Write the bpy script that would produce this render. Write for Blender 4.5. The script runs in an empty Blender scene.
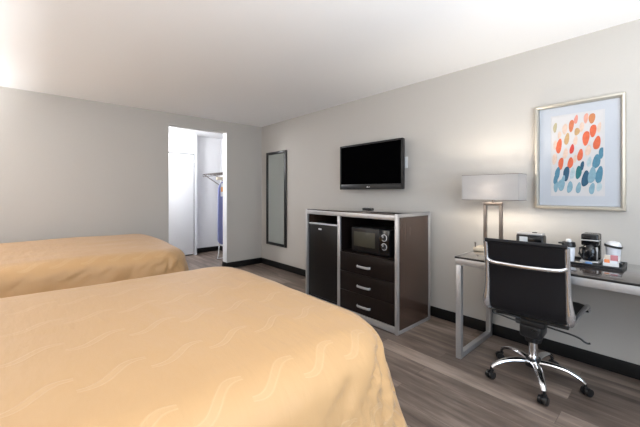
import bpy, bmesh, math, random
from mathutils import Vector, Matrix, noise
random.seed(7)
sc = bpy.context.scene
COL = sc.collection
PI = math.pi

# ------------------------------------------------------------------ materials
def mat(name, col, rough=.5, metal=0., coat=0., spec=.5, alpha=1., emit=None, es=0., sheen=0., trans=0.):
    m = bpy.data.materials.new(name); m.use_nodes = True
    b = m.node_tree.nodes['Principled BSDF']
    b.inputs['Base Color'].default_value = (*col, 1)
    b.inputs['Roughness'].default_value = rough
    b.inputs['Metallic'].default_value = metal
    b.inputs['Specular IOR Level'].default_value = spec
    b.inputs['Coat Weight'].default_value = coat
    b.inputs['Sheen Weight'].default_value = sheen
    b.inputs['Transmission Weight'].default_value = trans
    if emit:
        b.inputs['Emission Color'].default_value = (*emit, 1)
        b.inputs['Emission Strength'].default_value = es
    return m

def nodes(m): return m.node_tree.nodes, m.node_tree.links, m.node_tree.nodes['Principled BSDF']

def noisy(m, scale=40, amt=.08, bump=.0, coord='Object', stretch=(1, 1, 1), dist=.002, detail=4):
    """tone variation and a fine bump on a plain material"""
    N, L, b = nodes(m)
    tc = N.new('ShaderNodeTexCoord'); mp = N.new('ShaderNodeMapping')
    mp.inputs['Scale'].default_value = stretch
    nz = N.new('ShaderNodeTexNoise'); nz.inputs['Scale'].default_value = scale; nz.inputs['Detail'].default_value = detail
    L.new(tc.outputs[coord], mp.inputs['Vector']); L.new(mp.outputs['Vector'], nz.inputs['Vector'])
    if amt:
        c = b.inputs['Base Color'].default_value[:]
        mx = N.new('ShaderNodeMix'); mx.data_type = 'RGBA'
        mx.inputs[6].default_value = tuple(max(0, v*(1-amt)) for v in c[:3]) + (1,)
        mx.inputs[7].default_value = tuple(min(1, v*(1+amt)) for v in c[:3]) + (1,)
        L.new(nz.outputs['Fac'], mx.inputs[0]); L.new(mx.outputs[2], b.inputs['Base Color'])
    if bump:
        bp = N.new('ShaderNodeBump'); bp.inputs['Strength'].default_value = bump; bp.inputs['Distance'].default_value = dist
        L.new(nz.outputs['Fac'], bp.inputs['Height']); L.new(bp.outputs['Normal'], b.inputs['Normal'])
    return m

WALL = (.525, .497, .462)
M = {}
M['wall'] = noisy(mat('wall_paint', WALL, .75, spec=.25), 90, .02, .12)
M['ceil'] = noisy(mat('ceiling_paint', (.91, .91, .915), .9, spec=.2), 120, .015, .15)
M['white_wall'] = noisy(mat('white_wall_paint', (.74, .74, .76), .7, spec=.25), 90, .02, .1)
M['white_door'] = noisy(mat('white_door_paint', (.86, .86, .87), .4), 60, .02, .03)
M['base'] = noisy(mat('black_vinyl', (.008, .0075, .0075), .5, spec=.25), 60, .2, .02)
M['dark'] = noisy(mat('espresso_laminate', (.011, .007, .006), .36, coat=0, spec=.18), 14, .35, .03, stretch=(3, 3, .25))
M['darkside'] = noisy(mat('espresso_laminate_side', (.052, .030, .022), .25, coat=.35), 14, .35, .03, stretch=(3, 3, .25))
M['desktop'] = noisy(mat('dark_desk_laminate', (.04, .028, .024), .16, coat=1., spec=.8), 12, .35, .02, stretch=(6, .4, 1))
M['silver'] = noisy(mat('satin_aluminium', (.56, .56, .57), .38, .75), 50, .05)
M['chrome'] = noisy(mat('chrome', (.86, .87, .89), .12, 1.), 30, .03)
M['polished'] = noisy(mat('polished_aluminium', (.72, .73, .76), .13, .88), 30, .03)
M['bronze'] = noisy(mat('brushed_bronze', (.22, .19, .17), .35, .8), 60, .1, stretch=(1, 1, .2))
M['black'] = noisy(mat('black_plastic', (.012, .012, .013), .35), 80, .15)
M['blackgloss'] = noisy(mat('black_gloss', (.006, .006, .007), .12), 20, .1)
M['fridge'] = noisy(mat('fridge_black', (.009, .008, .008), .3, spec=.3), 80, .15, .03)
M['screen'] = noisy(mat('screen_black', (.0012, .0012, .0014), .4, spec=.0), 5, .1)
M['bezel'] = noisy(mat('bezel_grey', (.014, .014, .015), .35, spec=.35), 40, .1)
M['leather'] = noisy(mat('black_leather', (.007, .007, .009), .42, spec=.3), 160, .2, .12)
M['mirror'] = noisy(mat('mirror_glass', (.80, .86, .84), .015, 1.), 3, .01)
M['blackframe'] = noisy(mat('black_wood_frame', (.01, .0095, .009), .35), 30, .2)
M['champagne'] = noisy(mat('champagne_frame', (.62, .58, .50), .3, .7), 60, .06, stretch=(1, .2, .2))
M['mat'] = noisy(mat('mat_board', (.45, .475, .52), .6, coat=.1), 80, .02)
M['paper'] = noisy(mat('art_paper', (.54, .525, .525), .8), 30, .04)
M['whiteplastic'] = noisy(mat('white_plastic', (.78, .78, .78), .4), 50, .02)
M['cup'] = noisy(mat('white_paper', (.78, .80, .84), .5), 70, .03)
M['orange'] = noisy(mat('orange_print', (.80, .26, .10), .5), 50, .08)
M['pink'] = noisy(mat('pink_print', (.52, .20, .22), .5), 50, .08)
M['blueprint'] = noisy(mat('blue_packet', (.12, .25, .50), .4), 50, .08)
M['cream'] = noisy(mat('cream_packet', (.62, .55, .46), .5), 50, .08)
M['blue_cloth'] = noisy(mat('periwinkle_cloth', (.23, .25, .52), .8, sheen=.2), 90, .08, .1)
M['lampbase'] = noisy(mat('lamp_base_stone', (.72, .62, .48), .4), 30, .06)
M['window_frame'] = noisy(mat('window_frame_white', (.8, .8, .8), .4), 50, .02)
M['mw_window'] = noisy(mat('oven_window_mesh', (.060, .055, .040), .3, spec=.25), 220, .25)
M['mw_front'] = noisy(mat('oven_front', (.010, .009, .009), .3, spec=.3), 60, .1)
M['logo'] = noisy(mat('silver_logo', (.7, .7, .72), .4), 50, .03)
M['handle'] = noisy(mat('dull_silver', (.42, .41, .41), .5, .5), 50, .03)
M['base_cloth'] = noisy(mat('bed_base_cloth', (.05, .04, .035), .9), 60, .1)
M['led'] = mat('clock_display', (.6, .62, .64), .3)

# shade: cloth that lets light through
def shade_mat():
    m = bpy.data.materials.new('lamp_shade_linen'); m.use_nodes = True
    N, L = m.node_tree.nodes, m.node_tree.links
    N.clear()
    o = N.new('ShaderNodeOutputMaterial'); d = N.new('ShaderNodeBsdfDiffuse'); t = N.new('ShaderNodeBsdfTranslucent')
    mx = N.new('ShaderNodeMixShader'); mx.inputs[0].default_value = .22
    tc = N.new('ShaderNodeTexCoord'); w = N.new('ShaderNodeTexNoise'); w.inputs['Scale'].default_value = 260
    cr = N.new('ShaderNodeValToRGB')
    cr.color_ramp.elements[0].color = (.44, .42, .41, 1); cr.color_ramp.elements[1].color = (.54, .52, .51, 1)
    L.new(tc.outputs['Object'], w.inputs['Vector']); L.new(w.outputs['Fac'], cr.inputs['Fac'])
    L.new(cr.outputs['Color'], d.inputs['Color']); L.new(cr.outputs['Color'], t.inputs['Color'])
    L.new(d.outputs[0], mx.inputs[1]); L.new(t.outputs[0], mx.inputs[2]); L.new(mx.outputs[0], o.inputs['Surface'])
    return m
M['shade'] = shade_mat()

def pane_mat():
    m = bpy.data.materials.new('window_pane'); m.use_nodes = True
    N, L = m.node_tree.nodes, m.node_tree.links; N.clear()
    o = N.new('ShaderNodeOutputMaterial'); g = N.new('ShaderNodeBsdfGlossy'); t = N.new('ShaderNodeBsdfTransparent')
    g.inputs['Roughness'].default_value = .02
    mx = N.new('ShaderNodeMixShader'); mx.inputs[0].default_value = .06
    L.new(t.outputs[0], mx.inputs[1]); L.new(g.outputs[0], mx.inputs[2]); L.new(mx.outputs[0], o.inputs['Surface'])
    return m
M['pane'] = pane_mat()
def bulb_mat():
    m = bpy.data.materials.new('lit_bulb_glass'); m.use_nodes = True
    N, L = m.node_tree.nodes, m.node_tree.links; N.clear()
    o = N.new('ShaderNodeOutputMaterial'); g = N.new('ShaderNodeEmission'); t = N.new('ShaderNodeBsdfTransparent')
    g.inputs['Color'].default_value = (1, .85, .65, 1); g.inputs['Strength'].default_value = 4
    a = N.new('ShaderNodeAddShader')
    L.new(t.outputs[0], a.inputs[0]); L.new(g.outputs[0], a.inputs[1]); L.new(a.outputs[0], o.inputs['Surface'])
    return m

def floor_mat():
    m = mat('wood_look_planks', (.2, .16, .14), .38, spec=.4); N, L, b = nodes(m)
    tc = N.new('ShaderNodeTexCoord')
    mp = N.new('ShaderNodeMapping'); mp.inputs['Rotation'].default_value = (0, 0, PI/2)
    br = N.new('ShaderNodeTexBrick')
    br.inputs['Scale'].default_value = 1; br.inputs['Brick Width'].default_value = 1.22; br.inputs['Row Height'].default_value = .152
    br.inputs['Mortar Size'].default_value = .0012; br.inputs['Bias'].default_value = 0
    br.inputs['Color1'].default_value = (0, 0, 0, 1); br.inputs['Color2'].default_value = (1, 1, 1, 1); br.inputs['Mortar'].default_value = (.5, .5, .5, 1)
    br.offset = .37
    L.new(tc.outputs['Object'], mp.inputs['Vector']); L.new(mp.outputs['Vector'], br.inputs['Vector'])
    # grain: noise stretched along the plank, shifted per plank
    mp2 = N.new('ShaderNodeMapping'); mp2.inputs['Scale'].default_value = (1, .11, 1)
    ad = N.new('ShaderNodeVectorMath'); ad.operation = 'MULTIPLY_ADD'
    ad.inputs[1].default_value = (5, 5, 5)
    L.new(br.outputs['Color'], ad.inputs[0]); L.new(tc.outputs['Object'], ad.inputs[2])
    L.new(ad.outputs[0], mp2.inputs['Vector'])
    n1 = N.new('ShaderNodeTexNoise'); n1.inputs['Scale'].default_value = 16; n1.inputs['Detail'].default_value = 7; n1.inputs['Roughness'].default_value = .62
    n2 = N.new('ShaderNodeTexNoise'); n2.inputs['Scale'].default_value = 3.2; n2.inputs['Detail'].default_value = 3
    L.new(mp2.outputs['Vector'], n1.inputs['Vector']); L.new(mp2.outputs['Vector'], n2.inputs['Vector'])
    a1 = N.new('ShaderNodeMath'); a1.operation = 'MULTIPLY_ADD'; a1.inputs[1].default_value = .62
    L.new(n1.outputs['Fac'], a1.inputs[0])
    a2 = N.new('ShaderNodeMath'); a2.operation = 'MULTIPLY'; a2.inputs[1].default_value = .38
    L.new(n2.outputs['Fac'], a2.inputs[0]); L.new(a2.outputs[0], a1.inputs[2])
    a3 = N.new('ShaderNodeMath'); a3.operation = 'MULTIPLY_ADD'; a3.inputs[1].default_value = .14
    bw = N.new('ShaderNodeSeparateColor'); L.new(br.outputs['Color'], bw.inputs[0])
    L.new(bw.outputs[0], a3.inputs[0]); L.new(a1.outputs[0], a3.inputs[2])
    cr = N.new('ShaderNodeValToRGB'); e = cr.color_ramp.elements
    e[0].position = .40; e[0].color = (.066, .046, .037, 1); e[1].position = .74; e[1].color = (.36, .28, .23, 1)
    x = cr.color_ramp.elements.new(.56); x.color = (.165, .124, .100, 1)
    L.new(a3.outputs[0], cr.inputs['Fac'])
    mx = N.new('ShaderNodeMix'); mx.data_type = 'RGBA'; mx.inputs[7].default_value = (.06, .045, .038, 1)
    mf = N.new('ShaderNodeMath'); mf.operation = 'MULTIPLY'; mf.inputs[1].default_value = .7
    L.new(br.outputs['Fac'], mf.inputs[0]); L.new(mf.outputs[0], mx.inputs[0])
    L.new(cr.outputs['Color'], mx.inputs[6]); L.new(mx.outputs[2], b.inputs['Base Color'])
    bp = N.new('ShaderNodeBump'); bp.inputs['Strength'].default_value = .15; bp.inputs['Distance'].default_value = .002
    L.new(n1.outputs['Fac'], bp.inputs['Height']); L.new(bp.outputs['Normal'], b.inputs['Normal'])
    return m
M['floor'] = floor_mat()

def cover_mat():
    """gold satin coverlet woven with double-line hooked strokes on a 0.18 x 0.28 m repeat"""
    m = mat('gold_coverlet', (.72, .46, .225), .48, spec=.4, sheen=.15); N, L, b = nodes(m)
    tc = N.new('ShaderNodeTexCoord'); sp = N.new('ShaderNodeSeparateXYZ')
    nz = N.new('ShaderNodeTexNoise'); nz.inputs['Scale'].default_value = 2.2
    L.new(tc.outputs['UV'], nz.inputs['Vector'])
    wv = N.new('ShaderNodeVectorMath'); wv.operation = 'MULTIPLY_ADD'; wv.inputs[1].default_value = (.05, .05, 0)
    L.new(nz.outputs['Color'], wv.inputs[0]); L.new(tc.outputs['UV'], wv.inputs[2])
    L.new(wv.outputs[0], sp.inputs[0])
    def mth(op, a, c=None, d=None):
        n = N.new('ShaderNodeMath'); n.operation = op
        for i, v in enumerate((a, c, d)):
            if v is None: continue
            if isinstance(v, (int, float)): n.inputs[i].default_value = v
            else: L.new(v, n.inputs[i])
        return n.outputs[0]
    def motif(ox, oy, sx, sy):
        tx = mth('SUBTRACT', mth('FRACT', mth('DIVIDE', mth('ADD', sp.outputs[0], ox), sx)), .5)
        ty = mth('SUBTRACT', mth('FRACT', mth('DIVIDE', mth('ADD', sp.outputs[1], oy), sy)), .5)
        x = mth('MULTIPLY', tx, sx); y = mth('MULTIPLY', ty, sy)
        # rotated frame: p across, q along the stroke (48 degrees)
        c, s = math.cos(math.radians(46)), math.sin(math.radians(46))
        q = mth('ADD', mth('MULTIPLY', x, c), mth('MULTIPLY', y, s))
        p = mth('SUBTRACT', mth('MULTIPLY', y, c), mth('MULTIPLY', x, s))
        curve = mth('MULTIPLY', mth('POWER', mth('MULTIPLY', mth('ABSOLUTE', q), 1/.098), 4), mth('MULTIPLY', mth('SIGN', q), -.062))
        d = mth('ABSOLUTE', mth('SUBTRACT', p, curve)); band = mth('LESS_THAN', d, .0105)
        line = mth('SUBTRACT', 1, mth('SMOOTH_MIN', mth('DIVIDE', mth('ABSOLUTE', mth('SUBTRACT', d, .0115)), .0055), 1, .3))
        line = mth('MAXIMUM', line, 0)
        inside = mth('LESS_THAN', mth('ABSOLUTE', q), .098)
        return mth('MULTIPLY', mth('MAXIMUM', line, mth('MULTIPLY', band, .35)), inside)
    mk = motif(.07, .02, .182, .285)
    fine = N.new('ShaderNodeTexNoise'); fine.inputs['Scale'].default_value = 450
    L.new(tc.outputs['Object'], fine.inputs['Vector'])
    mx = N.new('ShaderNodeMix'); mx.data_type = 'RGBA'
    mx.inputs[6].default_value = (.555, .33, .15, 1); mx.inputs[7].default_value = (.655, .445, .25, 1)
    f = mth('MULTIPLY', mk, .42); L.new(f, mx.inputs[0]); L.new(mx.outputs[2], b.inputs['Base Color'])
    # shallow creases plus the weave
    cz = N.new('ShaderNodeTexNoise'); cz.inputs['Scale'].default_value = 5; cz.inputs['Detail'].default_value = 3
    mp = N.new('ShaderNodeMapping'); mp.inputs['Scale'].default_value = (2.6, .7, 1); mp.inputs['Rotation'].default_value = (0, 0, .5)
    L.new(tc.outputs['UV'], mp.inputs['Vector']); L.new(mp.outputs['Vector'], cz.inputs['Vector'])
    h = mth('ADD', mth('MULTIPLY', mk, .12), mth('ADD', mth('MULTIPLY', fine.outputs['Fac'], .06), mth('MULTIPLY', cz.outputs['Fac'], 1.0)))
    bp = N.new('ShaderNodeBump'); bp.inputs['Strength'].default_value = .5; bp.inputs['Distance'].default_value = .014
    L.new(h, bp.inputs['Height']); L.new(bp.outputs['Normal'], b.inputs['Normal'])
    return m
M['cover'] = cover_mat()

# ------------------------------------------------------------------ mesh builder
class MB:
    def __init__(s): s.bm = bmesh.new()
    def box(s, x0, x1, y0, y1, z0, z1, bev=0., seg=2, mi=0, rot=None, piv=None):
        r = bmesh.ops.create_cube(s.bm, size=1); vs = r['verts']
        c = Vector(((x0+x1)/2, (y0+y1)/2, (z0+z1)/2))
        for v in vs: v.co = Vector((v.co.x*(x1-x0), v.co.y*(y1-y0), v.co.z*(z1-z0))) + c
        if bev:
            es = list({e for v in vs for e in v.link_edges})
            g = bmesh.ops.bevel(s.bm, geom=es, offset=bev, segments=seg, affect='EDGES', profile=.5)
            vs = list({v for f in g['faces'] for v in f.verts} | {v for v in vs if v.is_valid})
        if rot is not None:
            p = Vector(piv) if piv is not None else c
            for v in vs: v.co = rot @ (v.co - p) + p
        if mi:
            for f in {f for v in vs for f in v.link_faces}: f.material_index = mi
        return s
    def cyl(s, a, b, r, r2=None, n=20, cap=True, mi=0):
        a, b = Vector(a), Vector(b); d = b-a; q = d.to_track_quat('Z', 'Y').to_matrix()
        r2 = r if r2 is None else r2
        A = [s.bm.verts.new(a + q @ Vector((math.cos(2*PI*i/n)*r, math.sin(2*PI*i/n)*r, 0))) for i in range(n)]
        B = [s.bm.verts.new(b + q @ Vector((math.cos(2*PI*i/n)*r2, math.sin(2*PI*i/n)*r2, 0))) for i in range(n)]
        fs = [s.bm.faces.new((A[i], A[(i+1) % n], B[(i+1) % n], B[i])) for i in range(n)]
        if cap: fs += [s.bm.faces.new(A[::-1]), s.bm.faces.new(B)]
        for f in fs: f.material_index = mi
        return s
    def sweep(s, pts, w, h=None, n=10, up=(0, 0, 1), cap=True):
        """elliptical tube (h None: round) along points; w/h may be lists"""
        pts = [Vector(p) for p in pts]; R = []
        m = len(pts)
        for i, p in enumerate(pts):
            t = (pts[min(i+1, m-1)] - pts[max(i-1, 0)]).normalized()
            u = Vector(up); sd = t.cross(u)
            if sd.length < 1e-4: sd = t.cross(Vector((1, 0, 0)))
            sd.normalize(); u = sd.cross(t)
            ww = w[i] if isinstance(w, (list, tuple)) else w
            hh = ww if h is None else (h[i] if isinstance(h, (list, tuple)) else h)
            R.append([s.bm.verts.new(p + sd*math.cos(2*PI*k/n)*ww + u*math.sin(2*PI*k/n)*hh) for k in range(n)])
        for i in range(m-1):
            for k in range(n):
                s.bm.faces.new((R[i][k], R[i][(k+1) % n], R[i+1][(k+1) % n], R[i+1][k]))
        if cap: s.bm.faces.new(R[0][::-1]); s.bm.faces.new(R[-1])
        return s
    def lathe(s, prof, c=(0, 0, 0), n=32, mi=0):
        c = Vector(c); R = []
        for r, z in prof:
            if r < 1e-6: R.append([s.bm.verts.new(c+Vector((0, 0, z)))])
            else: R.append([s.bm.verts.new(c+Vector((r*math.cos(2*PI*k/n), r*math.sin(2*PI*k/n), z))) for k in range(n)])
        for a, b in zip(R, R[1:]):
            for k in range(n):
                k2 = (k+1) % n
                if len(a) == 1: f = s.bm.faces.new((a[0], b[k2], b[k]))
                elif len(b) == 1: f = s.bm.faces.new((a[k], a[k2], b[0]))
                else: f = s.bm.faces.new((a[k], a[k2], b[k2], b[k]))
                f.material_index = mi
        return s
    def prism(s, poly, axis, a, b):
        """extrude a 2-D polygon along x / y / z from a to b"""
        def P(u, v, w): return {'x': (w, u, v), 'y': (u, w, v), 'z': (u, v, w)}[axis]
        A = [s.bm.verts.new(P(u, v, a)) for u, v in poly]; B = [s.bm.verts.new(P(u, v, b)) for u, v in poly]
        n = len(poly)
        for i in range(n): s.bm.faces.new((A[i], A[(i+1) % n], B[(i+1) % n], B[i]))
        s.bm.faces.new(A[::-1]); s.bm.faces.new(B)
        return s
    def build(s, name, mats, parent=None, smooth=True, angle=35):
        bmesh.ops.recalc_face_normals(s.bm, faces=s.bm.faces[:])
        me = bpy.data.meshes.new(name)
        if parent is not None:
            off = parent.matrix_basis.translation if parent.get('_w') else Vector()
            p = parent
            while p is not None:                      # world coordinates -> local of an unrotated parent
                if p.get('_w'): s.bm.transform(Matrix.Translation(-Vector(p.location)))
                p = p.parent
        s.bm.to_mesh(me); s.bm.free()
        if not isinstance(mats, (list, tuple)): mats = [mats]
        for m in mats: me.materials.append(m)
        if smooth:
            me.polygons.foreach_set('use_smooth', [True]*len(me.polygons))
            me.set_sharp_from_angle(angle=math.radians(angle))
        o = bpy.data.objects.new(name, me); COL.objects.link(o)
        if parent is not None: o.parent = parent
        return o

def thing(name, label, cat, loc=(0, 0, 0), rz=0, group=None, world=True):
    o = bpy.data.objects.new(name, None); COL.objects.link(o)
    o.empty_display_size = .1; o.location = loc; o.rotation_euler = (0, 0, rz)
    o['label'] = label; o['category'] = cat
    if group: o['group'] = group
    if world: o['_w'] = 1
    return o
def tag(o, label, cat, group=None):
    o['label'] = label; o['category'] = cat
    if group: o['group'] = group
    return o
def struct(name, mb, m, parent=None, label=None):
    o = mb.build(name, m, parent)
    if parent is None: o['kind'] = 'structure'
    if label: o['label'] = label
    return o

# ------------------------------------------------------------------ the room
XR, YB, XL, YF, H = 3.054, 4.996, -1.25, -1.35, 2.44
WT = .15
HX0, HY1 = 1.25, 6.70            # hall beyond the opening
DX0, DX1, DZ = 1.476, 2.392, 2.265

struct('floor', MB().box(XL-.1, XR+.1, YF-.1, HY1+.1, -.08, 0), M['floor'])
struct('ceiling', MB().box(XL-.1, XR+.1, YF-.1, YB+.02, H, H+.1), M['ceil'])
struct('ceiling_hall', MB().box(HX0-.1, XR+.1, YB+.02, HY1+.1, H, H+.1), M['ceil'])
struct('wall_right', MB().box(XR, XR+.1, YF-.1, YB+WT/2, 0, H), M['wall'])
struct('wall_left', MB().box(XL-.1, XL, YF-.1, YB+.1, 0, H), M['wall'])
b = MB(); b.box(XL, DX0, YB, YB+WT, 0, H); b.box(DX1, XR, YB, YB+WT, 0, H); b.box(DX0, DX1, YB, YB+WT, DZ, H)
struct('wall_back', b, M['wall'])
struct('trim_1', MB().box(DX1-.004, DX1, YB+.002, YB+WT, .1, DZ).box(DX0, DX0+.004, YB+.002, YB+WT, 0, DZ), M['white_wall'])
# window wall behind the camera
WX0, WX1, WZ0, WZ1 = -.75, 1.75, .75, 2.2
b = MB(); b.box(XL, WX0, YF-.1, YF, 0, H); b.box(WX1, XR, YF-.1, YF, 0, H); b.box(WX0, WX1, YF-.1, YF, 0, WZ0); b.box(WX0, WX1, YF-.1, YF, WZ1, H)
struct('wall_front', b, M['wall'])
b = MB()
for z0, z1 in ((WZ0, WZ0+.05), (WZ1-.05, WZ1)): b.box(WX0, WX1, YF-.08, YF-.02, z0, z1, .004)
for x0 in (WX0, (WX0+WX1)/2-.025, WX1-.05): b.box(x0, x0+.05, YF-.079, YF-.021, WZ0+.05, WZ1-.05, .004)
w = struct('window_1', b, M['window_frame'])
MB().box(WX0+.05, WX1-.05, YF-.052, YF-.048, WZ0+.05, WZ1-.05).build('pane', M['pane'], w)
# hall
struct('wall_hall_right', MB().box(XR, XR+.1, YB+WT/2, HY1+.1, 0, H), M['white_wall'])
struct('wall_hall_left', MB().box(HX0-.1, HX0, YB+WT, HY1+.1, 0, H), M['white_wall'])
struct('wall_hall_back', MB().box(HX0, XR, HY1, HY1+.1, 0, H), M['white_wall'])
DYF = 6.53
b = MB(); b.box(HX0, 1.60, DYF, HY1, 0, H); b.box(2.425, 2.475, DYF, HY1, 0, H); b.box(1.60, 2.425, DYF, HY1, 2.045, H)
struct('wall_hall_partition', b, M['white_wall'])
d = MB().box(1.612, 2.409, DYF+.002, DYF+.042, .022, 2.030, .003).build('door_1', M['white_door']); d['kind'] = 'structure'
for z in (.28, 1.10, 1.82):
    MB().cyl((2.417, DYF-.006, z-.045), (2.417, DYF-.006, z+.045), .007, n=12).build('hinge', M['silver'], d)
struct('gap_shade', MB().box(1.606, 2.42, DYF+.05, DYF+.1, 0, .02), M['base']).name = 'door_gap_shade'  # black strip put behind the door to darken the gap beneath it
BH, BT = .1, .012
struct('baseboard_right', MB().box(XR-BT, XR, YF, YB, 0, BH, .003), M['base'])
b = MB(); b.box(DX1-BT-.004, XR-BT, YB-BT, YB, 0, BH, .003); b.box(DX1-BT-.004, DX1-.004, YB, YB+WT, 0, BH, .003)
b.box(XL, DX0+BT, YB-BT, YB, 0, BH, .003)
struct('baseboard_back', b, M['base'])
struct('baseboard_hall', MB().box(2.475, XR, HY1-BT, HY1, 0, BH, .003), M['base'])
struct('baseboard_hall_right', MB().box(XR-BT, XR, YB+WT, HY1-BT, 0, BH, .003), M['base'])
struct('baseboard_left', MB().box(XL, XL+BT, YF, YB-BT, 0, BH, .003), M['base'])

# ------------------------------------------------------------------ beds
def bed(label, xh, xf, y0, y1, zt, rz, seed, piv, foot_sag=0., rc=.26, rh=.17, rv=.13, rn=.32):
    t = thing('bed', label, 'bed', (piv[0], piv[1], 0), rz, world=False)
    px, py = piv
    x0, x1, ya, yb = xh-px, xf-px, y0-py, y1-py
    # mattress and base under the coverlet
    MB().box(x0+.03, x1-.12, ya+.12, yb-.12, .0, .30, .02).build('bed_base', M['base_cloth'], t)
    MB().box(x0+.02, x1-.13, ya+.13, yb-.13, .30, zt-.09, .05, 4).build('mattress', M['cup'], t)
    # rounded outline, counter-clockwise
    P = []
    def arc(cx, cy, a0, r, n):
        for i in range(n+1):
            a = a0 + PI/2*i/n; P.append((cx+r*math.cos(a), cy+r*math.sin(a), math.cos(a), math.sin(a), abs(math.sin(2*a))))
    def line(ax, ay, bx, by, nx, ny, n):
        for i in range(1, n): P.append((ax+(bx-ax)*i/n, ay+(by-ay)*i/n, nx, ny, 0))
    arc(x1-rc, yb-rc, 0, rc, 24); line(x1-rc, yb, x0+.05, yb, 0, 1, 90)
    arc(x0+.05, yb-.05, PI/2, .05, 5); line(x0, yb-.05, x0, ya+.05, -1, 0, 50)
    arc(x0+.05, ya+.05, PI, .05, 5); line(x0+.05, ya, x1-rn, ya, 0, -1, 130)
    arc(x1-rn, ya+rn, -PI/2, rn, 50); line(x1, ya+rn, x1, yb-rc, 1, 0, 70)
    n = len(P); L = [0]
    for i in range(1, n): L.append(L[-1] + math.hypot(P[i][0]-P[i-1][0], P[i][1]-P[i-1][1]))
    bm = bmesh.new(); uvl = bm.loops.layers.uv.new('UVMap'); uv = {}
    cx, cy = (x0+x1)/2, (ya+yb)/2
    rings = []
    def top_z(x, y):
        u = (x-cx)/((x1-x0)/2); v = (y-cy)/((yb-ya)/2)
        z = zt - .018*abs(u)**3 - .020*abs(v)**3 - foot_sag*max(0, u)**4*max(0, -v)**2
        z += .010*noise.noise(Vector((x*1.6+seed, y*1.6, seed))) + .0035*noise.noise(Vector((x*2+y*5, y*4-x*2, seed+4)))
        e = max(abs(u), abs(v))
        cr = noise.noise(Vector((x*9+y*3, x*.8-y*1.1, seed+9)))     # long creases that run in from the edges
        z -= .006*max(0, e-.5)/.5*max(0, cr)
        return z
    c = bm.verts.new((cx, cy, top_z(cx, cy))); uv[c] = (cx, cy)
    inner = [.06, .12, .2, .28, .36, .44, .52, .58, .64, .69, .74, .78, .82, .855, .885, .91, .935, .955, .975, .99]
    for s in inner:
        ring = []
        for (ox, oy, nx, ny, k) in P:
            qx, qy = ox-nx*rh, oy-ny*rh
            x, y = cx+(qx-cx)*s, cy+(qy-cy)*s
            v_ = bm.verts.new((x, y, top_z(x, y))); uv[v_] = (x, y); ring.append(v_)
        rings.append(ring)
    hem = .07
    prof = [(a, None) for a in (0, .12, .24, .36, .48, .6, .72, .82, .91, 1.0)] + [(1, v) for v in (.04, .09, .15, .22, .3, .38, .46, .54, .62, .7, .78, .86, .93, 1)]
    for a, v in prof:
        ring = []
        for i, (ox, oy, nx, ny, k) in enumerate(P):
            qx, qy = ox-nx*rh, oy-ny*rh; zb = top_z(qx, qy); l = L[i]
            if v is None:
                th = a*PI/2; off = rh*math.sin(th); z = zb - rv*(1-math.cos(th)); vv = 0; al = (rh+rv)/2*th
            else:
                off = rh; z = (zb-rv) + (hem-(zb-rv))*v; vv = v; al = (rh+rv)/2*PI/2 + (zb-rv-z)
            f = .07*vv + .11*k*vv
            amp = .020*vv**.8*(1+.8*k)
            rip = math.sin(l*17+2*math.sin(l*2.3+seed)+vv*1.6) * .6 + math.sin(l*31+seed*3-vv*2.2)*.4
            rip += .7*noise.noise(Vector((l*5, vv*2.2, seed)))
            edge = min(1, a*1.2)**2
            cre = abs(noise.noise(Vector((l*8-z*9, z*2.2+l*1.5, seed+3)))); cre = max(0, .22-cre)/.22*max(0, noise.noise(Vector((l*2.2, z*1.5, seed+6)))+.25)
            off += f + amp*rip + edge*(.007*noise.noise(Vector((l*7, z*6, seed+3))) - .055*cre*(.5+k))
            v_ = bm.verts.new((qx+nx*off, qy+ny*off, z)); uv[v_] = (qx+nx*al, qy+ny*al); ring.append(v_)
        rings.append(ring)
    for i in range(n): bm.faces.new((c, rings[0][i], rings[0][(i+1) % n]))
    for A, B in zip(rings, rings[1:]):
        for i in range(n):
            j = (i+1) % n; bm.faces.new((A[i], B[i], B[j], A[j]))
    for f in bm.faces:
        for lp_ in f.loops: lp_[uvl].uv = uv[lp_.vert]
    mb = MB(); mb.bm.free(); mb.bm = bm
    mb.build('coverlet', M['cover'], t, angle=80)
    return t
bed('nearer bed under a smooth gold coverlet with swirl strokes, foot towards the drawers', -1.0, 1.20, .735, 2.42, .74, 0, 1.3, (0, 1.58), .03)
bed('farther bed under a gold coverlet, alongside the back wall left of the doorway', -1.0, 1.16, 3.10, 4.80, .755, 0, 5.1, (0, 3.94), .02)

# ------------------------------------------------------------------ cabinet, fridge, microwave
CX0, CX1, CY0, CY1, CZ = 2.392, 2.955, 1.65, 2.933, 1.075
cab = thing('cabinet', 'dark espresso cabinet with aluminium edging and three drawers against the right wall', 'cabinet', ((CX0+CX1)/2, (CY0+CY1)/2, 0))
e = .03
MB().box(CX0+.004, CX1, CY0+.004, CY1-.004, CZ-.013, CZ, .002).build('top_panel', M['desktop'], cab)
MB().box(CX0+.01, CX1-.004, CY0+.006, CY0+.024, .03, CZ-.014).build('side_panel', M['darkside'], cab)
MB().box(CX0+.01, CX1-.004, CY1-.024, CY1-.006, .03, CZ-.014).build('side_panel', M['darkside'], cab)
MB().box(CX1-.014, CX1-.004, CY0+.0245, CY1-.0245, .03, CZ-.014).build('back_panel', M['dark'], cab)
MB().box(CX0+.02, CX1-.0145, CY0+.0245, CY1-.0245, .045, .062).build('bottom_panel', M['dark'], cab)
MB().box(CX0+.02, CX1-.0145, CY0+.0245, 2.366, .645, .662).build('shelf', M['dark'], cab)
MB().box(CX0+.024, CX1-.0145, 2.372, 2.398, .0625, CZ-.055).build('partition', M['dark'], cab)
b = MB()
b.box(CX0, CX0+.022, CY0+e, CY1-e, CZ-.058, CZ-.014, .002)            # front top rail
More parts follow.
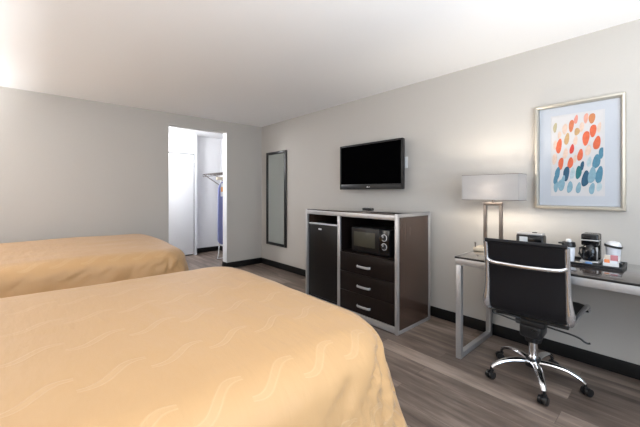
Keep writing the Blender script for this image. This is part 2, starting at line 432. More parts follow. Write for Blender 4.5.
b.box(CX0, CX0+.022, CY0+e, CY1-e, .008, .066, .002)                    # front bottom rail
for y0 in (CY0, CY1-e): b.box(CX0, CX0+e, y0, y0+e, 0, CZ-.002, .002)         # front posts
for y0 in (CY0, CY1-e): b.box(CX1-e, CX1, y0, y0+e, 0, CZ-.002, .002)         # rear posts
for y0 in (CY0, CY1-.02):
    b.box(CX0+e, CX1-e, y0, y0+.02, CZ-.034, CZ-.002, .002)
    b.box(CX0+e, CX1-e, y0, y0+.02, 0, .03, .002)
b.build('frame', M['silver'], cab)
MB().box(CX0+.001, CX0+.0235, 2.366, 2.404, .066, CZ-.058, .002).build('divider', M['silver'], cab)
for z0, z1 in ((.458, .652), (.264, .454), (.07, .26)):
    d = MB().box(CX0+.003, CX0+.02, CY0+e+.003, 2.363, z0, z1, .002).box(CX0+.021, CX1-.1, CY0+e+.02, 2.35, z0+.02, z1-.03).build('drawer', M['dark'], cab)
    zc = (z0+z1)/2-.016; b = MB()
    yc, hl = 2.04, .08
    pts = [(CX0+.003, yc-hl, zc), (CX0-.012, yc-hl+.004, zc), (CX0-.020, yc-hl+.02, zc), (CX0-.023, yc, zc), (CX0-.020, yc+hl-.02, zc), (CX0-.012, yc+hl-.004, zc), (CX0+.003, yc+hl, zc)]
    b.sweep(pts, .004, .012, n=12); b.build('handle', M['handle'], d)['label'] = 'brushed silver bow handle'

fr = thing('mini_fridge', 'black mini fridge in the left bay of the cabinet', 'fridge', (2.64, 2.655, .0625))
FY0, FY1 = 2.42, 2.885
MB().box(2.455, 2.90, FY0, FY1, .0735, .915, .006).build('body', M['fridge'], fr)
dr = MB().box(2.405, 2.450, FY0, FY1, .085, .905, .010, 3).build('door', M['fridge'], fr)
MB().box(2.404, 2.452, FY0, FY1, .9055, .919, .004).build('handle_strip', M['logo'], dr)['label'] = 'pale grip strip along the door top'
MB().box(2.4025, 2.4055, 2.665, 2.715, .845, .862, .001).build('badge', M['logo'], dr)
MB().box(2.420, 2.456, FY0+.01, FY1-.01, .066, .083, .002).build('kick_strip', M['bezel'], fr)
for x in (2.48, 2.87):
    for y in (FY0+.04, FY1-.04): MB().cyl((x, y, .0622), (x, y, .074), .014, n=12).build('foot', M['black'], fr)

mw = thing('microwave', 'black microwave with two round dials in the cabinet above the drawers', 'microwave', (2.62, 1.98, .662))
my0, my1, mz0, mz1, mx = 1.765, 2.232, .674, .915, 2.43
MB().box(mx+.02, 2.76, my0, my1, mz0, mz1, .005).build('body', M['black'], mw)
d = MB().box(mx, mx+.019, my0+.118, my1, mz0+.002, mz1-.002, .003).build('door', M['mw_front'], mw)
MB().box(mx-.002, mx+.002, my0+.165, my1-.032, mz0+.055, mz1-.042, .001).build('window', M['mw_window'], d)
cp = MB().box(mx, mx+.019, my0, my0+.116, mz0+.002, mz1-.002, .003).build('control_panel', M['blackgloss'], mw)
for z in (.842, .760):
    k = MB().cyl((mx-.018, my0+.058, z), (mx, my0+.058, z), .022, .024, 28).build('dial', M['black'], cp)
    b = MB()
    for i in range(32):
        pass
    b.sweep([(mx-.0025, my0+.058+.030*math.cos(a), z+.030*math.sin(a)) for a in [2*PI*i/36 for i in range(37)]], .003, .0018, n=8, up=(1, 0, 0), cap=False)
    b.build('dial_ring', M['logo'], k)
    MB().box(mx-.020, mx-.017, my0+.055, my0+.061, z+.002, z+.02).build('pointer', M['logo'], k)
for y in (my0+.05, my1-.05):
    for x in (mx+.06, 2.72): MB().cyl((x, y, .6618), (x, y, mz0+.002), .014, n=12).build('foot', M['black'], mw)

rc = thing('remote_control', 'small black remote lying on top of the dark cabinet', 'remote', (2.70, 2.25, CZ))
MB().box(2.675, 2.725, 2.175, 2.305, CZ, CZ+.024, .009, 3).build('body', M['black'], rc)
b = MB()
for i in range(7):
    for j in range(3): b.cyl((2.687+.013*j, 2.19+.016*i, CZ+.0235), (2.687+.013*j, 2.19+.016*i, CZ+.0255), .0042, n=10)
b.build('keypad', M['bezel'], rc)

# ------------------------------------------------------------------ television, outlet, mirror
tv = thing('television', 'flat black television mounted on the wall above the cabinet', 'television', (2.97, 2.42, 1.3))
ty0, ty1, tz0, tz1, tx = 1.955, 2.890, 1.303, 1.853, 2.925
b = MB(); b.box(tx+.012, tx+.05, ty0+.002, ty1-.002, tz0+.002, tz1-.002, .006).box(tx+.05, tx+.075, ty0+.15, ty1-.15, tz0+.06, tz1-.12, .008)
b.build('back_housing', M['black'], tv)
fw = .020
b = MB(); b.box(tx, tx+.02, ty0, ty0+fw, tz0, tz1, .003); b.box(tx, tx+.02, ty1-fw, ty1, tz0, tz1, .003)
b.box(tx, tx+.02, ty0+fw, ty1-fw, tz1-fw, tz1, .003); b.box(tx, tx+.02, ty0+fw, ty1-fw, tz0, tz0+.062, .003)
bz = b.build('bezel', M['bezel'], tv)
MB().box(tx+.006, tx+.014, ty0+fw, ty1-fw, tz0+.062, tz1-fw).build('screen', M['screen'], tv)
# maker's mark: a disc and two letters
cu = bpy.data.curves.new('mark', 'FONT'); cu.body = 'LG'; cu.size = .021; cu.extrude = .0008; cu.align_x = 'CENTER'
to = bpy.data.objects.new('mark', cu); COL.objects.link(to); bpy.context.view_layer.update()
me = bpy.data.meshes.new_from_object(to.evaluated_get(bpy.context.evaluated_depsgraph_get()))
bpy.data.objects.remove(to)
b = MB(); b.bm.from_mesh(me); bpy.data.meshes.remove(me)
b.bm.transform(Matrix.Translation((tx-.0006, 2.41, tz0+.020)) @ Matrix(((0, 0, -1, 0), (-1, 0, 0, 0), (0, 1, 0, 0), (0, 0, 0, 1))))
b.cyl((tx-.0008, 2.438, tz0+.028), (tx+.001, 2.438, tz0+.028), .008, n=20)
b.build('logo', M['logo'], bz, smooth=False)
b = MB(); b.box(tx+.075, XR-.001, 2.37, 2.47, 1.50, 1.66, .004); b.box(XR-.012, XR-.0005, 2.25, 2.59, 1.46, 1.70, .003)
b.build('wall_bracket', M['black'], tv)

ol = thing('highlight_plate', 'white outlet plate standing in for a glint at the right edge of the television', 'highlight', (XR, 1.99, 1.595))  # white plate shaped in for a highlight on the television mount's end
MB().box(XR-.008, XR, 1.972, 2.036, 1.535, 1.66, .003).build('plate', M['whiteplastic'], ol)
MB().box(XR-.010, XR-.0075, 1.985, 2.015, 1.55, 1.59, .001).box(XR-.010, XR-.0075, 1.985, 2.015, 1.605, 1.645, .001).build('socket', M['whiteplastic'], ol)  # raised faces of the highlight plate, not real sockets

mr = thing('wall_mirror', 'tall narrow mirror in a thin black frame near the room corner', 'mirror', (XR, 4.51, .372))
a0, a1, z0, z1, fw = 4.219, 4.799, .372, 1.955, .045
b = MB()
b.box(XR-.03, XR-.001, a0, a0+fw, z0, z1, .004); b.box(XR-.03, XR-.001, a1-fw, a1, z0, z1, .004)
b.box(XR-.03, XR-.001, a0+fw, a1-fw, z0, z0+fw, .004); b.box(XR-.03, XR-.001, a0+fw, a1-fw, z1-fw, z1, .004)
b.build('frame', M['blackframe'], mr)
MB().box(XR-.018, XR-.002, a0+fw, a1-fw, z0+fw, z1-fw).build('glass', M['mirror'], mr)

# ------------------------------------------------------------------ framed print
ar = thing('framed_art', 'large framed abstract print of orange and blue dabs above the desk', 'picture', (XR, .5, 1.14))
a0, a1, z0, z1 = .237, .772, 1.139, 1.955
def frame_ring(a0, a1, z0, z1, prof):
    """mitred moulding: prof = list of (inset, depth from wall)"""
    bm = bmesh.new(); R = []
    for ins, dep in prof:
        R.append([bm.verts.new((XR-dep, y, z)) for y, z in ((a0+ins, z0+ins), (a1-ins, z0+ins), (a1-ins, z1-ins), (a0+ins, z1-ins))])
    for A, B in zip(R, R[1:]+R[:1]):
        for i in range(4):
            j = (i+1) % 4; bm.faces.new((A[i], A[j], B[j], B[i]))
    mb = MB(); mb.bm.free(); mb.bm = bm; return mb
frame_ring(a0, a1, z0, z1, [(0, .001), (0, .038), (.004, .044), (.016, .046), (.022, .040), (.026, .020), (.026, .001)]).build('frame', M['champagne'], ar, angle=25)
MB().box(XR-.016, XR-.004, a0+.028, a1-.028, z0+.028, z1-.028).build('mat_board', M['mat'], ar)
# opening of the mat measured from the photo
p0, p1, q0, q1 = .354, .662, 1.245, 1.858
b = MB()
frame_ring(p0-.006, p1+.006, q0-.006, q1+.006, [(0, .0155), (0, .018), (.005, .018), (.005, .0155)]).build('inner_fillet', M['paper'], ar)
MB().box(XR-.0172, XR-.0158, p0, p1, q0, q1).build('print', M['paper'], ar)
dabs = [  # u left-right, v bottom-top, rx, ry, colour
 (.15,.62,.050,.075,'o'),(.19,.40,.045,.062,'o'),(.38,.40,.046,.060,'o'),(.40,.86,.042,.062,'c'),(.41,.57,.036,.050,'r'),
 (.49,.93,.032,.044,'k'),(.68,.69,.056,.072,'o'),(.57,.49,.045,.060,'o'),(.81,.77,.052,.062,'o'),(.88,.62,.056,.065,'o'),
 (.79,.92,.052,.050,'b'),(.68,.93,.036,.050,'s'),(.31,.70,.042,.060,'t'),(.51,.78,.042,.040,'t'),(.27,.83,.044,.055,'p'),
 (.07,.86,.034,.05,'v'),(.28,.52,.04,.06,'p'),(.06,.46,.04,.06,'p'),(.72,.54,.045,.055,'p'),(.48,.67,.035,.045,'p'),(.60,.83,.035,.05,'p'),
 (.07,.64,.03,.05,'p'),(.16,.76,.03,.04,'p'),(.92,.80,.03,.05,'p'),(.47,.45,.03,.04,'p'),
 (.30,.27,.052,.075,'n'),(.12,.28,.044,.062,'m'),(.54,.28,.046,.07,'g'),(.61,.36,.03,.045,'n'),(.67,.20,.060,.082,'n'),
 (.87,.40,.058,.072,'m'),(.92,.24,.056,.082,'m'),(.79,.24,.058,.082,'l'),(.96,.50,.04,.055,'m'),(.20,.13,.060,.06,'l'),
 (.09,.11,.04,.058,'l'),(.37,.10,.045,.062,'l'),(.54,.09,.042,.055,'l'),(.79,.08,.045,.055,'l'),(.42,.27,.04,.06,'q'),
 (.74,.40,.035,.05,'q'),(.24,.20,.03,.04,'l'),(.92,.10,.04,.045,'q'),(.08,.20,.035,.05,'m')]
cols = dict(o=(.80, .16, .07), c=(.72, .22, .10), r=(.72, .07, .05), k=(.82, .33, .26), b=(.70, .27, .11), s=(.86, .42, .32), t=(.66, .42, .20),
            p=(.84, .62, .50), v=(.55, .48, .30), n=(.03, .11, .19), m=(.10, .27, .38), g=(.03, .20, .22), l=(.27, .45, .54), q=(.52, .65, .70))
keys = list(cols)
def dabmat(k):
    m = mat('watercolour_' +  {'o':'orange','c':'rust','r':'red','k':'pink','b':'amber','s':'salmon','t':'tan','p':'peach','v':'olive','n':'navy','m':'slate','g':'teal','l':'sky','q':'mist'}[k], tuple(c*.72 for c in cols[k]), .8)
    return noisy(m, 45, .25)
dm = [dabmat(k) for k in keys]
b = MB()
for i, (u, v, rx, ry, k) in enumerate(dabs):
    cy, cz = p1-u*(p1-p0), q0+v*(q1-q0); RX, RY = rx*(p1-p0)*1.2, ry*(q1-q0)*1.2
    x = XR-.0173-.00004*i; ph = random.random()*6; vs = []
    for j in range(28):
        a = 2*PI*j/28; w = 1+.06*math.sin(3*a+ph)+.04*math.sin(2*a-ph)
        y = max(p0+.002, min(p1-.002, cy+RX*w*math.cos(a)-.10*RY*math.sin(a))); z = max(q0+.002, min(q1-.002, cz+RY*w*math.sin(a)))
        vs.append(b.bm.verts.new((x, y, z)))
    f = b.bm.faces.new(vs); f.material_index = keys.index(k)
b.build('painted_dabs', dm, ar, smooth=False)

# ------------------------------------------------------------------ desk
dk = thing('desk', 'long dark-topped desk with square silver loop legs under the framed print', 'desk', (2.72, .36, 0))
DX, DB, D0, D1 = 2.406, 3.035, -.50, 1.143
MB().box(DX+.004, DB, D0, D1, .764, .778, .002).build('desktop', M['desktop'], dk)
MB().box(DX, DX+.0035, D0, D1, .764, .777, .001).build('edge_band', M['blackframe'], dk)
b = MB(); b.box(DX+.004, DX+.03, D0+.004, D1-.004, .715, .7635, .002); b.box(DB-.03, DB-.004, D0+.004, D1-.004, .715, .7635, .002)
b.build('apron', M['silver'], dk)
MB().box(DX+.001, DB-.001, D1, D1+.004, .7645, .7785).build('edge_trim', M['silver'], dk)
for y0 in (D1-.046, D0+.006):
    b = MB(); y1 = y0+.04
    b.box(DX+.006, DX+.046, y0, y1, 0, .714, .002); b.box(DB-.046, DB-.006, y0, y1, 0, .714, .002)
    b.box(DX+.046, DB-.046, y0+.001, y1-.001, 0.001, .04, .002); b.box(DX+.031, DB-.031, y0+.001, y1-.001, .715, .76, .002)
    b.build('leg', M['silver'], dk)

# ------------------------------------------------------------------ lamp
DT = .778
lp = thing('table_lamp', 'table lamp with rectangular white shade on an open bronze frame', 'lamp', (2.825, 1.015, DT))
MB().box(2.755, 2.895, .885, 1.15, DT, DT+.032, .004).build('base', M['lampbase'], lp)
b = MB()
for y in (.957, 1.078): b.box(2.8125, 2.8375, y-.0125, y+.0125, DT+.032, 1.160, .002)
b.box(2.8125, 2.8375, .9446, 1.0904, 1.160, 1.184, .002)
b.build('stem_frame', M['bronze'], lp)
MB().cyl((2.825, 1.017, 1.184), (2.825, 1.017, 1.215), .011, n=16).cyl((2.825, 1.017, 1.205), (2.825, 1.017, 1.26), .018, n=16).build('socket', M['bronze'], lp)
MB().cyl((2.765, 1.135, DT+.032), (2.765, 1.135, DT+.066), .005, n=12).cyl((2.765, 1.135, DT+.06), (2.765, 1.135, DT+.07), .007, n=12).build('switch', M['bronze'], lp)
s0, s1, t0, t1, zz0, zz1 = 2.732, 2.920, .803, 1.233, 1.203, 1.413
b = MB(); th = .003
b.box(s0, s0+th, t0, t1, zz0, zz1); b.box(s1-th, s1, t0, t1, zz0, zz1); b.box(s0+th, s1-th, t0, t0+th, zz0, zz1); b.box(s0+th, s1-th, t1-th, t1, zz0, zz1)
sh = b.build('shade', M['shade'], lp)
b = MB()
for z in (zz0, zz1-.004):
    b.box(s0-.001, s0+.004, t0-.001, t1+.001, z, z+.004); b.box(s1-.004, s1+.001, t0-.001, t1+.001, z, z+.004)
    b.box(s0+.004, s1-.004, t0-.001, t0+.004, z, z+.004); b.box(s0+.004, s1-.004, t1-.004, t1+.001, z, z+.004)
b.build('rim', M['bronze'], sh)
b = MB(); b.cyl((s0+.003, 1.017, 1.225), (s1-.003, 1.017, 1.225), .003, n=8); b.build('shade_carrier', M['bronze'], lp)
b = MB(); b.lathe([(0, 0), (.014, 0), (.016, .02), (.028, .05), (.029, .068), (.02, .09), (0, .098)], (2.825, 1.017, 1.245)); b.build('bulb', bulb_mat(), lp)

# ------------------------------------------------------------------ things on the desk
cl = thing('clock_radio', 'black and silver clock radio on the desk behind the chair back', 'clock', (2.90, .755, DT))
cx0, cx1, cy0, cy1 = 2.855, 2.955, .678, .858
MB().box(cx0, cx1, cy0, cy1, DT, .935, .008, 3).build('housing', M['black'], cl)
MB().box(cx0-.004, cx1-.02, cy0+.003, cy1-.003, .9355, .953, .006, 2).build('top_cover', M['silver'], cl)
MB().box(cx0+.02, cx0+.04, cy0+.045, cy0+.075, .9535, .960, .002).build('snooze_button', M['black'], cl)
MB().box(cx0-.003, cx0+.001, cy0+.10, cy1-.025, .875, .922, .001).build('display', M['led'], cl)
MB().box(cx0-.003, cx0+.001, cy0+.01, cy0+.095, .88, .915, .001).build('button_panel', M['blackgloss'], cl)
MB().box(cx0-.002, cx0+.001, cy0+.01, cy1-.01, .80, .866, .001).build('speaker_grille', M['silver'], cl)

tr = thing('tray', 'black rectangular tray at the right of the desk holding the coffee things', 'tray', (2.82, .41, DT))
x0, x1, y0, y1 = 2.695, 2.945, .225, .60
MB().box(x0, x1, y0, y1, DT, DT+.006, .002).build('tray_floor', M['black'], tr)
b = MB(); T = .009
b.box(x0, x0+T, y0, y1, DT+.006, DT+.024, .003); b.box(x1-T, x1, y0, y1, DT+.006, DT+.024, .003)
b.box(x0+T, x1-T, y0, y0+T, DT+.006, DT+.024, .003); b.box(x0+T, x1-T, y1-T, y1, DT+.006, DT+.024, .003)
b.build('rim', M['black'], tr)
ZT = DT+.006

cm = thing('coffee_maker', 'small black coffee maker standing in the middle of the tray', 'coffee maker', (2.86, .40, ZT))
c0, c1, d0, d1 = 2.795, 2.93, .352, .444
MB().box(c0-.012, c1, d0-.006, d1+.006, ZT, ZT+.022, .008, 3).build('base', M['silver'], cm)
MB().box(c0+.075, c1, d0, d1, ZT+.022, .985, .010, 3).build('rear_column', M['blackgloss'], cm)
hd = MB().box(c0, c0+.0745, d0, d1, .905, .985, .010, 3).build('brew_head', M['blackgloss'], cm)
MB().box(c0-.002, c0+.072, d0-.002, d1+.002, .938, .948, .004).build('band', M['silver'], hd)
b = MB(); b.lathe([(0, 0), (.040, 0), (.046, .012), (.047, .06), (.040, .092), (.030, .104), (.032, .112), (0, .112)], (c0+.028, (d0+d1)/2, ZT+.0225))
ca = b.build('carafe', M['blackgloss'], cm)
MB().sweep([(c0+.02, d1-.008, .89), (c0+.005, d1+.006, .885), (c0, d1+.008, .85), (c0+.015, d1-.008, .822)], .005, .008).build('handle', M['black'], ca)
MB().box(c0-.001, c0+.01, d0+.004, d0+.014, ZT+.03, .90, .002).build('side_rail', M['silver'], cm)

def paper_cup(name, label, cat, x, y, z, r0, r1, h):
    t = thing(name, label, cat, (x, y, z))
    b = MB(); b.lathe([(0, .004), (r0*.94, .004), (r0, 0), (r0+.001, .001), (r1, h-.004), (r1+.003, h-.001), (r1+.003, h+.002), (r1-.002, h+.002), (r1-.002, h-.004), (0, h-.006)], (x, y, z))
    b.build('cup_body', M['cup'], t); return t
kx, ky = 2.80, .512
t = paper_cup('paper_cup', 'white paper cup with a black lid, left end of the tray beside the chair', 'cup', kx, ky, ZT, .030, .036, .100)
b = MB(); b.lathe([(0, .103), (.039, .103), (.040, .106), (.040, .116), (.038, .122), (.037, .134), (.034, .137), (0, .136)], (kx, ky, ZT))
ld = b.build('lid', M['black'], t)
MB().lathe([(0, .1375), (.016, .1375), (.017, .142), (.013, .156), (0, .158)], (kx, ky, ZT)).build('pump_cap', M['whiteplastic'], t)
MB().box(kx-.025, kx-.012, ky+.034, ky+.056, ZT+.121, ZT+.133, .004).build('spout', M['black'], t)

# stacked cups and caddy at the right
cad = thing('condiment_caddy', 'white caddy of orange and pink packets at right end of tray', 'caddy', (2.765, .285, ZT))
gx0, gx1, gy0, gy1 = 2.722, 2.806, .247, .322
b = MB(); b.box(gx0, gx1, gy0, gy1, ZT, ZT+.005, .001); b.box(gx0, gx0+.003, gy0, gy1, ZT+.005, ZT+.035); b.box(gx1-.003, gx1, gy0, gy1, ZT+.005, ZT+.075)
b.box(gx0+.003, gx1-.003, gy0, gy0+.003, ZT+.005, ZT+.055); b.box(gx0+.003, gx1-.003, gy1-.003, gy1, ZT+.005, ZT+.055)
b.build('holder', M['whiteplastic'], cad)
def packet(label, m, x, y0, y1, z0, z1, tilt=.12, group=None):
    b = MB(); b.box(x, x+.006, y0, y1, z0, z1, .002, rot=Matrix.Rotation(tilt, 3, 'Y'), piv=(x, (y0+y1)/2, z0))
    return tag(b.build('packet', m), label, 'packet', group)
packet('orange sweetener packet standing in the white caddy', M['orange'], gx0+.006, .290, .316, ZT+.006, ZT+.056, -.06)
packet('white paper packet at front of caddy, right of the orange packet', M['cup'], gx0+.006, .252, .288, ZT+.006, ZT+.050, -.06)
packet('pink packet standing behind the white packet in the caddy', M['pink'], gx0+.022, .252, .288, ZT+.006, ZT+.084, -.05)
packet('cream packet standing behind the orange packet in the caddy', M['cream'], gx0+.022, .290, .316, ZT+.006, ZT+.080, -.05)
t = thing('paper_cup', 'white paper cup wearing a tilted black band behind the pink packet', 'cup', (2.856, .285, ZT))
b = MB(); b.lathe([(0, 0), (.030, 0), (.031, .002), (.040, .125), (.042, .128), (.040, .131), (0, .130)], (2.856, .285, ZT)); b.build('cup_body', M['cup'], t)
ld = MB().lathe([(0, .1315), (.040, .1315), (.038, .145), (.030, .155), (.012, .160), (0, .1605)], (2.856, .285, ZT)).build('dome_lid', M['whiteplastic'], t)
rot = Matrix.Rotation(math.radians(10), 3, 'X')
b = MB(); b.lathe([(.041, -.007), (.046, -.007), (.046, .007), (.042, .007), (.041, -.007)], (0, 0, 0)); b.bm.transform(rot.to_4x4()); b.bm.transform(Matrix.Translation((2.856, .285, ZT+.128)))
b.build('band', M['black'], t)
t = thing('creamer_pod', 'small black creamer pod at the right front corner of the tray', 'creamer', (2.73, .24, ZT))
MB().lathe([(0, 0), (.007, 0), (.0105, .018), (.0125, .019), (.0125, .021), (0, .0205)], (2.742, .2405, ZT+.02), 18).build('pod', M['black'], t)
MB().box(2.731, 2.753, .2345, .2465, ZT, ZT+.02, .002).build('pod_box', M['black'], t)
def small(name, label, cat, m, x, y, z, sx, sy, sz, rz=0):
    b = MB(); b.box(x-sx/2, x+sx/2, y-sy/2, y+sy/2, z, z+sz, min(sz, sx, sy)*.3, 2, rot=Matrix.Rotation(rz, 3, 'Z'))
    return tag(b.build(name, m), label, cat)
small('coffee_packet', 'blue coffee packet lying in front of the coffee maker', 'packet', M['blueprint'], 2.738, .395, ZT, .045, .036, .022, .2)
small('coffee_packet', 'cream coffee packet lying left of the blue packet on the tray', 'packet', M['cream'], 2.735, .45, ZT, .04, .045, .014, -.3)
small('coffee_packet', 'brown and white coffee packet near the cup at left of the tray', 'packet', M['cup'], 2.738, .505, ZT, .042, .042, .014, .4)
small('coffee_packet', 'black coffee packet lying between the blue packet and the caddy', 'packet', M['black'], 2.74, .358, ZT, .045, .028, .02, 0)

# ------------------------------------------------------------------ office chair (local: +x faces the desk)
ch = thing('office_chair', 'black office chair with chrome frame and five-star base at the desk', 'chair', (2.524, .654, 0), math.radians(2), world=False)
prof = [(.355, .440), (.352, .460), (.338, .476), (.27, .487), (.12, .483), (.0, .474), (-.09, .468), (-.145, .474), (-.178, .495), (-.194, .53), (-.200, .58), (-.203, .65), (-.208, .72), (-.218, .80), (-.232, .88), (-.244, .945)]
def smooth_path(pts, k=4):
    out = []
    n = len(pts)
    for i in range(n-1):
        p0, p1, p2, p3 = (Vector(pts[max(i-1, 0)]), Vector(pts[i]), Vector(pts[i+1]), Vector(pts[min(i+2, n-1)]))
        for j in range(k):
            t = j/k
            out.append(.5*((2*p1)+(p2-p0)*t+(2*p0-5*p1+4*p2-p3)*t*t+(3*p1-p0-3*p2+p3)*t**3))
    out.append(Vector(pts[-1])); return out
sp = smooth_path([(x, z, 0) for x, z in prof])
FL = lambda x: .028*max(0, min(1, (x+.17)/.45))
def sling(path, hw0, th):
    bm = bmesh.new(); m = len(path); R = []
    ny = 12
    for i, p in enumerate(path):
        hw = hw0 + FL(p.x)
        t = (path[min(i+1, m-1)]-path[max(i-1, 0)]).normalized(); nrm = Vector((-t.y, t.x, 0))
        ring = []
        for sgn in (1, -1):
            for j in range(ny+1):
                y = -hw + 2*hw*j/ny if sgn > 0 else hw - 2*hw*j/ny
                f = min(1, (1-abs(y)/hw)*8+.35)
                q = p + nrm*(sgn*th*f)
                ring.append(bm.verts.new((q.x, y, q.y)))
        R.append(ring)
    k = len(R[0])
    for A, B in zip(R, R[1:]):
        for i in range(k): bm.faces.new((A[i], A[(i+1) % k], B[(i+1) % k], B[i]))
    bm.faces.new(R[0][::-1]); bm.faces.new(R[-1])
    mb = MB(); mb.bm.free(); mb.bm = bm; return mb
cut = next(i for i, p in enumerate(sp) if p.x < -.17)
sling(sp[:cut+1], .208, .012).build('seat', M['leather'], ch, angle=50)
bk = sling(sp[cut:], .208, .009).build('backrest', M['leather'], ch, angle=50)
MB().cyl((-.245, -.222, .948), (-.245, .222, .948), .014, n=16).build('top_roll', M['leather'], bk)
MB().cyl((.353, -.252, .440), (.353, .252, .440), .013, n=16).build('front_roll', M['leather'], ch)
rail = [Vector((p.x, 0, p.y)) for p in sp]
for sgn in (1, -1):
    b = MB(); m = len(rail)
    # flat chrome bar, deeper in the middle where it bends
    bm = b.bm; R = []
    for i, p in enumerate(rail):
        t = (rail[min(i+1, m-1)]-rail[max(i-1, 0)]).normalized(); nr = Vector((-t.z, 0, t.x))
        f = i/(m-1); g = math.exp(-((f-.60)/.10)**2); dp = .013 + .012*g
        y0, y1 = sgn*(.206+FL(p.x)), sgn*(.234+.020*g+FL(p.x))
        R.append([bm.verts.new(p+nr*a+Vector((0, y, 0))) for a, y in [(dp*math.cos(2*PI*q/12), (y0+y1)/2+(y1-y0)/2*math.sin(2*PI*q/12)) for q in range(12)]])
    for A, B in zip(R, R[1:]):
        for i in range(12): bm.faces.new((A[i], A[(i+1) % 12], B[(i+1) % 12], B[i]))
    bm.faces.new(R[0][::-1]); bm.faces.new(R[-1])
    b.build('side_rail', M['polished'], ch, angle=40)
# chrome bar across the back
pts = smooth_path([(-.222, .22, .820), (-.240, .205, .815), (-.262, .17, .810), (-.272, .08, .807), (-.274, 0, .806), (-.272, -.08, .807), (-.262, -.17, .810), (-.240, -.205, .815), (-.222, -.22, .820)])
MB().sweep(pts, .009, .012, n=12).build('back_bar', M['chrome'], ch)
# mechanism
b = MB(); b.box(-.10, .10, -.085, .085, .385, .425, .012, 3); b.box(-.085, .085, -.065, .065, .30, .39, .02, 3); b.cyl((0, 0, .26), (0, 0, .31), .045, .06, 24)
b.box(-.09, -.05, -.205, .205, .420, .440, .004); b.box(.06, .10, -.205, .205, .425, .445, .004)
b.cyl((-.11, -.03, .35), (-.08, -.03, .35), .02, n=16)
b.build('tilt_mechanism', M['black'], ch)
for y in (-.19, .19):
    for x in (-.07, .08): MB().cyl((x, y, .43), (x, y, .468), .012, n=12).build('seat_mount', M['chrome'], ch)
b = MB(); b.sweep(smooth_path([(.0, -.07, .38), (.0, -.12, .375), (0, -.2, .368), (0, -.245, .358), (0, -.27, .343), (.004, -.285, .338), (.004, -.298, .343)]), .006, n=8).build('height_lever', M['black'], ch)
b = MB(); b.sweep(smooth_path([(-.09, .04, .40), (-.11, .10, .41), (-.12, .17, .425), (-.13, .205, .43), (-.135, .21, .45), (-.13, .17, .455), (-.12, .10, .44), (-.10, .05, .425)]), .0055, n=8).build('tilt_lever', M['black'], ch)
MB().cyl((0, 0, .15), (0, 0, .27), .027, n=24).cyl((0, 0, .10), (0, 0, .165), .034, n=24).build('gas_column', M['chrome'], ch)
bs = MB().cyl((0, 0, .095), (0, 0, .150), .048, .043, 28).build('base_hub', M['black'], ch)
for k in range(5):
    a = math.radians(132+72*k) ; c, s = math.cos(a), math.sin(a)
    pr = [(.035, .128), (.09, .133), (.15, .130), (.20, .119), (.245, .098), (.272, .074)]
    path = smooth_path([(c*r, s*r, z) for r, z in pr]); n = len(path)
    leg = MB().sweep(path, [.026-.011*i/(n-1) for i in range(n)], [.015-.005*i/(n-1) for i in range(n)], n=12).build('base_arm', M['chrome'], ch)
    ex, ey = c*.272, s*.272
    ca = a + [.5, -.6, .9, -.4, 1.2][k]
    wx, wy = math.cos(ca), math.sin(ca)
    ox, oy = ex+wx*.012, ey+wy*.012
    b = MB(); ax = Vector((-wy, wx, 0)); C = Vector((ox, oy, .026))
    b.cyl((ex, ey, .045), (ex, ey, .078), .009, n=12)
    for sd in (-1, 1): b.cyl(C+ax*(sd*.007), C+ax*(sd*.024), .026, .024, 24)
    b.cyl(C-ax*.008, C+ax*.008, .018, n=20)
    b.box(ex-.014, ex+.014, ey-.014, ey+.014, .046, .056, .004)
    b.build('caster', M['black'], ch)

# ------------------------------------------------------------------ hall things
sf = thing('closet_shelf', 'grey wire closet shelf with braces in the hall beyond the doorway', 'shelf', (XR, 5.95, 1.63))
sx0, sy0, sy1, sz = 2.59, 5.55, 6.50, 1.64
b = MB()
for i in range(24):
    y = sy0+(sy1-sy0)*i/23; b.cyl((sx0, y, sz), (XR, y, sz), .004, n=6)
for x in (sx0, sx0+.15, sx0+.30, XR-.012): b.cyl((x, sy0, sz-.005), (x, sy1, sz-.005), .006, n=8)
b.cyl((sx0, sy0, sz-.05), (sx0, sy1, sz-.05), .006, n=8)
for i in range(12):
    y = sy0+(sy1-sy0)*i/11; b.cyl((sx0, y, sz), (sx0, y, sz-.05), .004, n=6)
b.build('wire_deck', M['bronze'], sf)
for y in (6.45, 6.02, 5.6):
    b = MB(); b.sweep([(sx0+.005, y, sz-.012), (sx0+.02, y, sz-.02), (XR-.01, y, sz-.30)], .009, n=8); b.box(XR-.012, XR, y-.012, y+.012, sz-.34, sz-.27, .002); b.build('brace', M['bronze'], sf)

ib = thing('ironing_board', 'folded ironing board with periwinkle cover standing in the hall', 'ironing board', (2.80, 5.80, 0))
# board seen face on, nose up
bx, by = 2.775, 5.82
out = []
hw = .175
for i in range(13): a = PI + PI*i/12; out.append((bx+hw*math.cos(a)*1.0, .36+.10*math.sin(a)))
for i in range(13):
    a = PI*i/12; out.append((bx+hw*(.96)*math.cos(a), 1.30+.20*math.sin(a)))
b = MB(); b.prism(out, 'y', by-.016, by+.016)
bd = b.build('board', M['blue_cloth'], ib)
MB().box(bx-hw+.05, bx-hw+.16, by-.019, by-.0165, 1.19, 1.44).build('label_sheet', M['cup'], bd)['label'] = 'white instruction sheet'
MB().box(bx-hw+.055, bx-hw+.12, by-.0205, by-.019, 1.28, 1.37).build('orange_mark', mat('orange_label', (.85, .36, .08), .5), bd)
MB().box(bx-.20, bx+.12, by-.03, by+.03, 1.505, 1.56, .008).build('hanger_hook', M['cream'], ib)
b = MB()
for sd in (-1, 1):
    b.sweep([(bx+sd*.12, by+.03, 1.1), (bx+sd*.13, by+.03, .30), (bx+sd*.155, by+.01, .10), (bx+sd*.19, by-.03, .013)], .012, n=10)
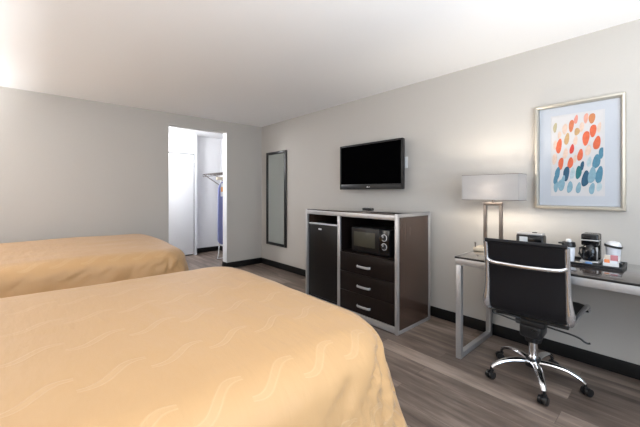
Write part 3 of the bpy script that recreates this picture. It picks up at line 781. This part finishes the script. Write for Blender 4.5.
b.cyl((bx-.21, by-.03, .0125), (bx+.21, by-.03, .0125), .0125, n=12)
b.build('leg_frame', M['chrome'], ib)

# ------------------------------------------------------------------ light
def area(name, loc, rot, sx, sy, power, col, spread=PI):
    l = bpy.data.lights.new(name, 'AREA'); l.shape = 'RECTANGLE'; l.size = sx; l.size_y = sy; l.energy = power; l.color = col; l.spread = spread
    o = bpy.data.objects.new(name, l); COL.objects.link(o); o.location = loc; o.rotation_euler = rot; return o
def point(name, loc, power, col, r=.05):
    l = bpy.data.lights.new(name, 'POINT'); l.energy = power; l.color = col; l.shadow_soft_size = r
    o = bpy.data.objects.new(name, l); COL.objects.link(o); o.location = loc; return o
area('window_daylight', ((WX0+WX1)/2, YF-.13, (WZ0+WZ1)/2), (PI/2, 0, 0), WX1-WX0, WZ1-WZ0, 42, (.62, .80, 1))
area('ceiling_fill', (.45, -.72, 1.15), (math.radians(180-8), 0, 0), 2.6, .9, 68, (.95, .98, 1))  # added upward fill behind the camera that brightens the ceiling
for yy, pw in ((2.75, 25), (4.45, 27)):
    area('ceiling_fill_left', (-.82, yy, 1.45), (0, math.radians(180-46), 0), .4, .5, pw*.85, (.97, .98, 1))  # added unseen fills on the left, tilted up to lift the far ceiling
point('table_lamp_bulb', (2.825, 1.017, 1.275), 8.5, (1, .90, .76), .03)
point('hall_wall_lamp', (1.48, 5.85, 2.30), 33, (.97, .985, 1), .12)

w = bpy.data.worlds.new('World'); sc.world = w; w.use_nodes = True
bg = w.node_tree.nodes['Background']; bg.inputs['Color'].default_value = (.75, .85, 1, 1); bg.inputs['Strength'].default_value = 1.0

# ------------------------------------------------------------------ camera
cam = bpy.data.cameras.new('camera'); co = bpy.data.objects.new('camera', cam); COL.objects.link(co)
cam.sensor_width = 36; cam.lens = 18.0; cam.shift_y = -21/640; cam.clip_start = .02
co.location = (0, 0, 1.26636); co.rotation_euler = (PI/2, 0, -math.atan(286/320))
sc.camera = co
for o in bpy.data.objects:
    if '_w' in o: del o['_w']
sc.view_settings.view_transform = 'Standard'; sc.view_settings.look = 'None'; sc.view_settings.gamma = 1; sc.view_settings.use_curve_mapping = False
sc.view_settings.exposure = 0.58
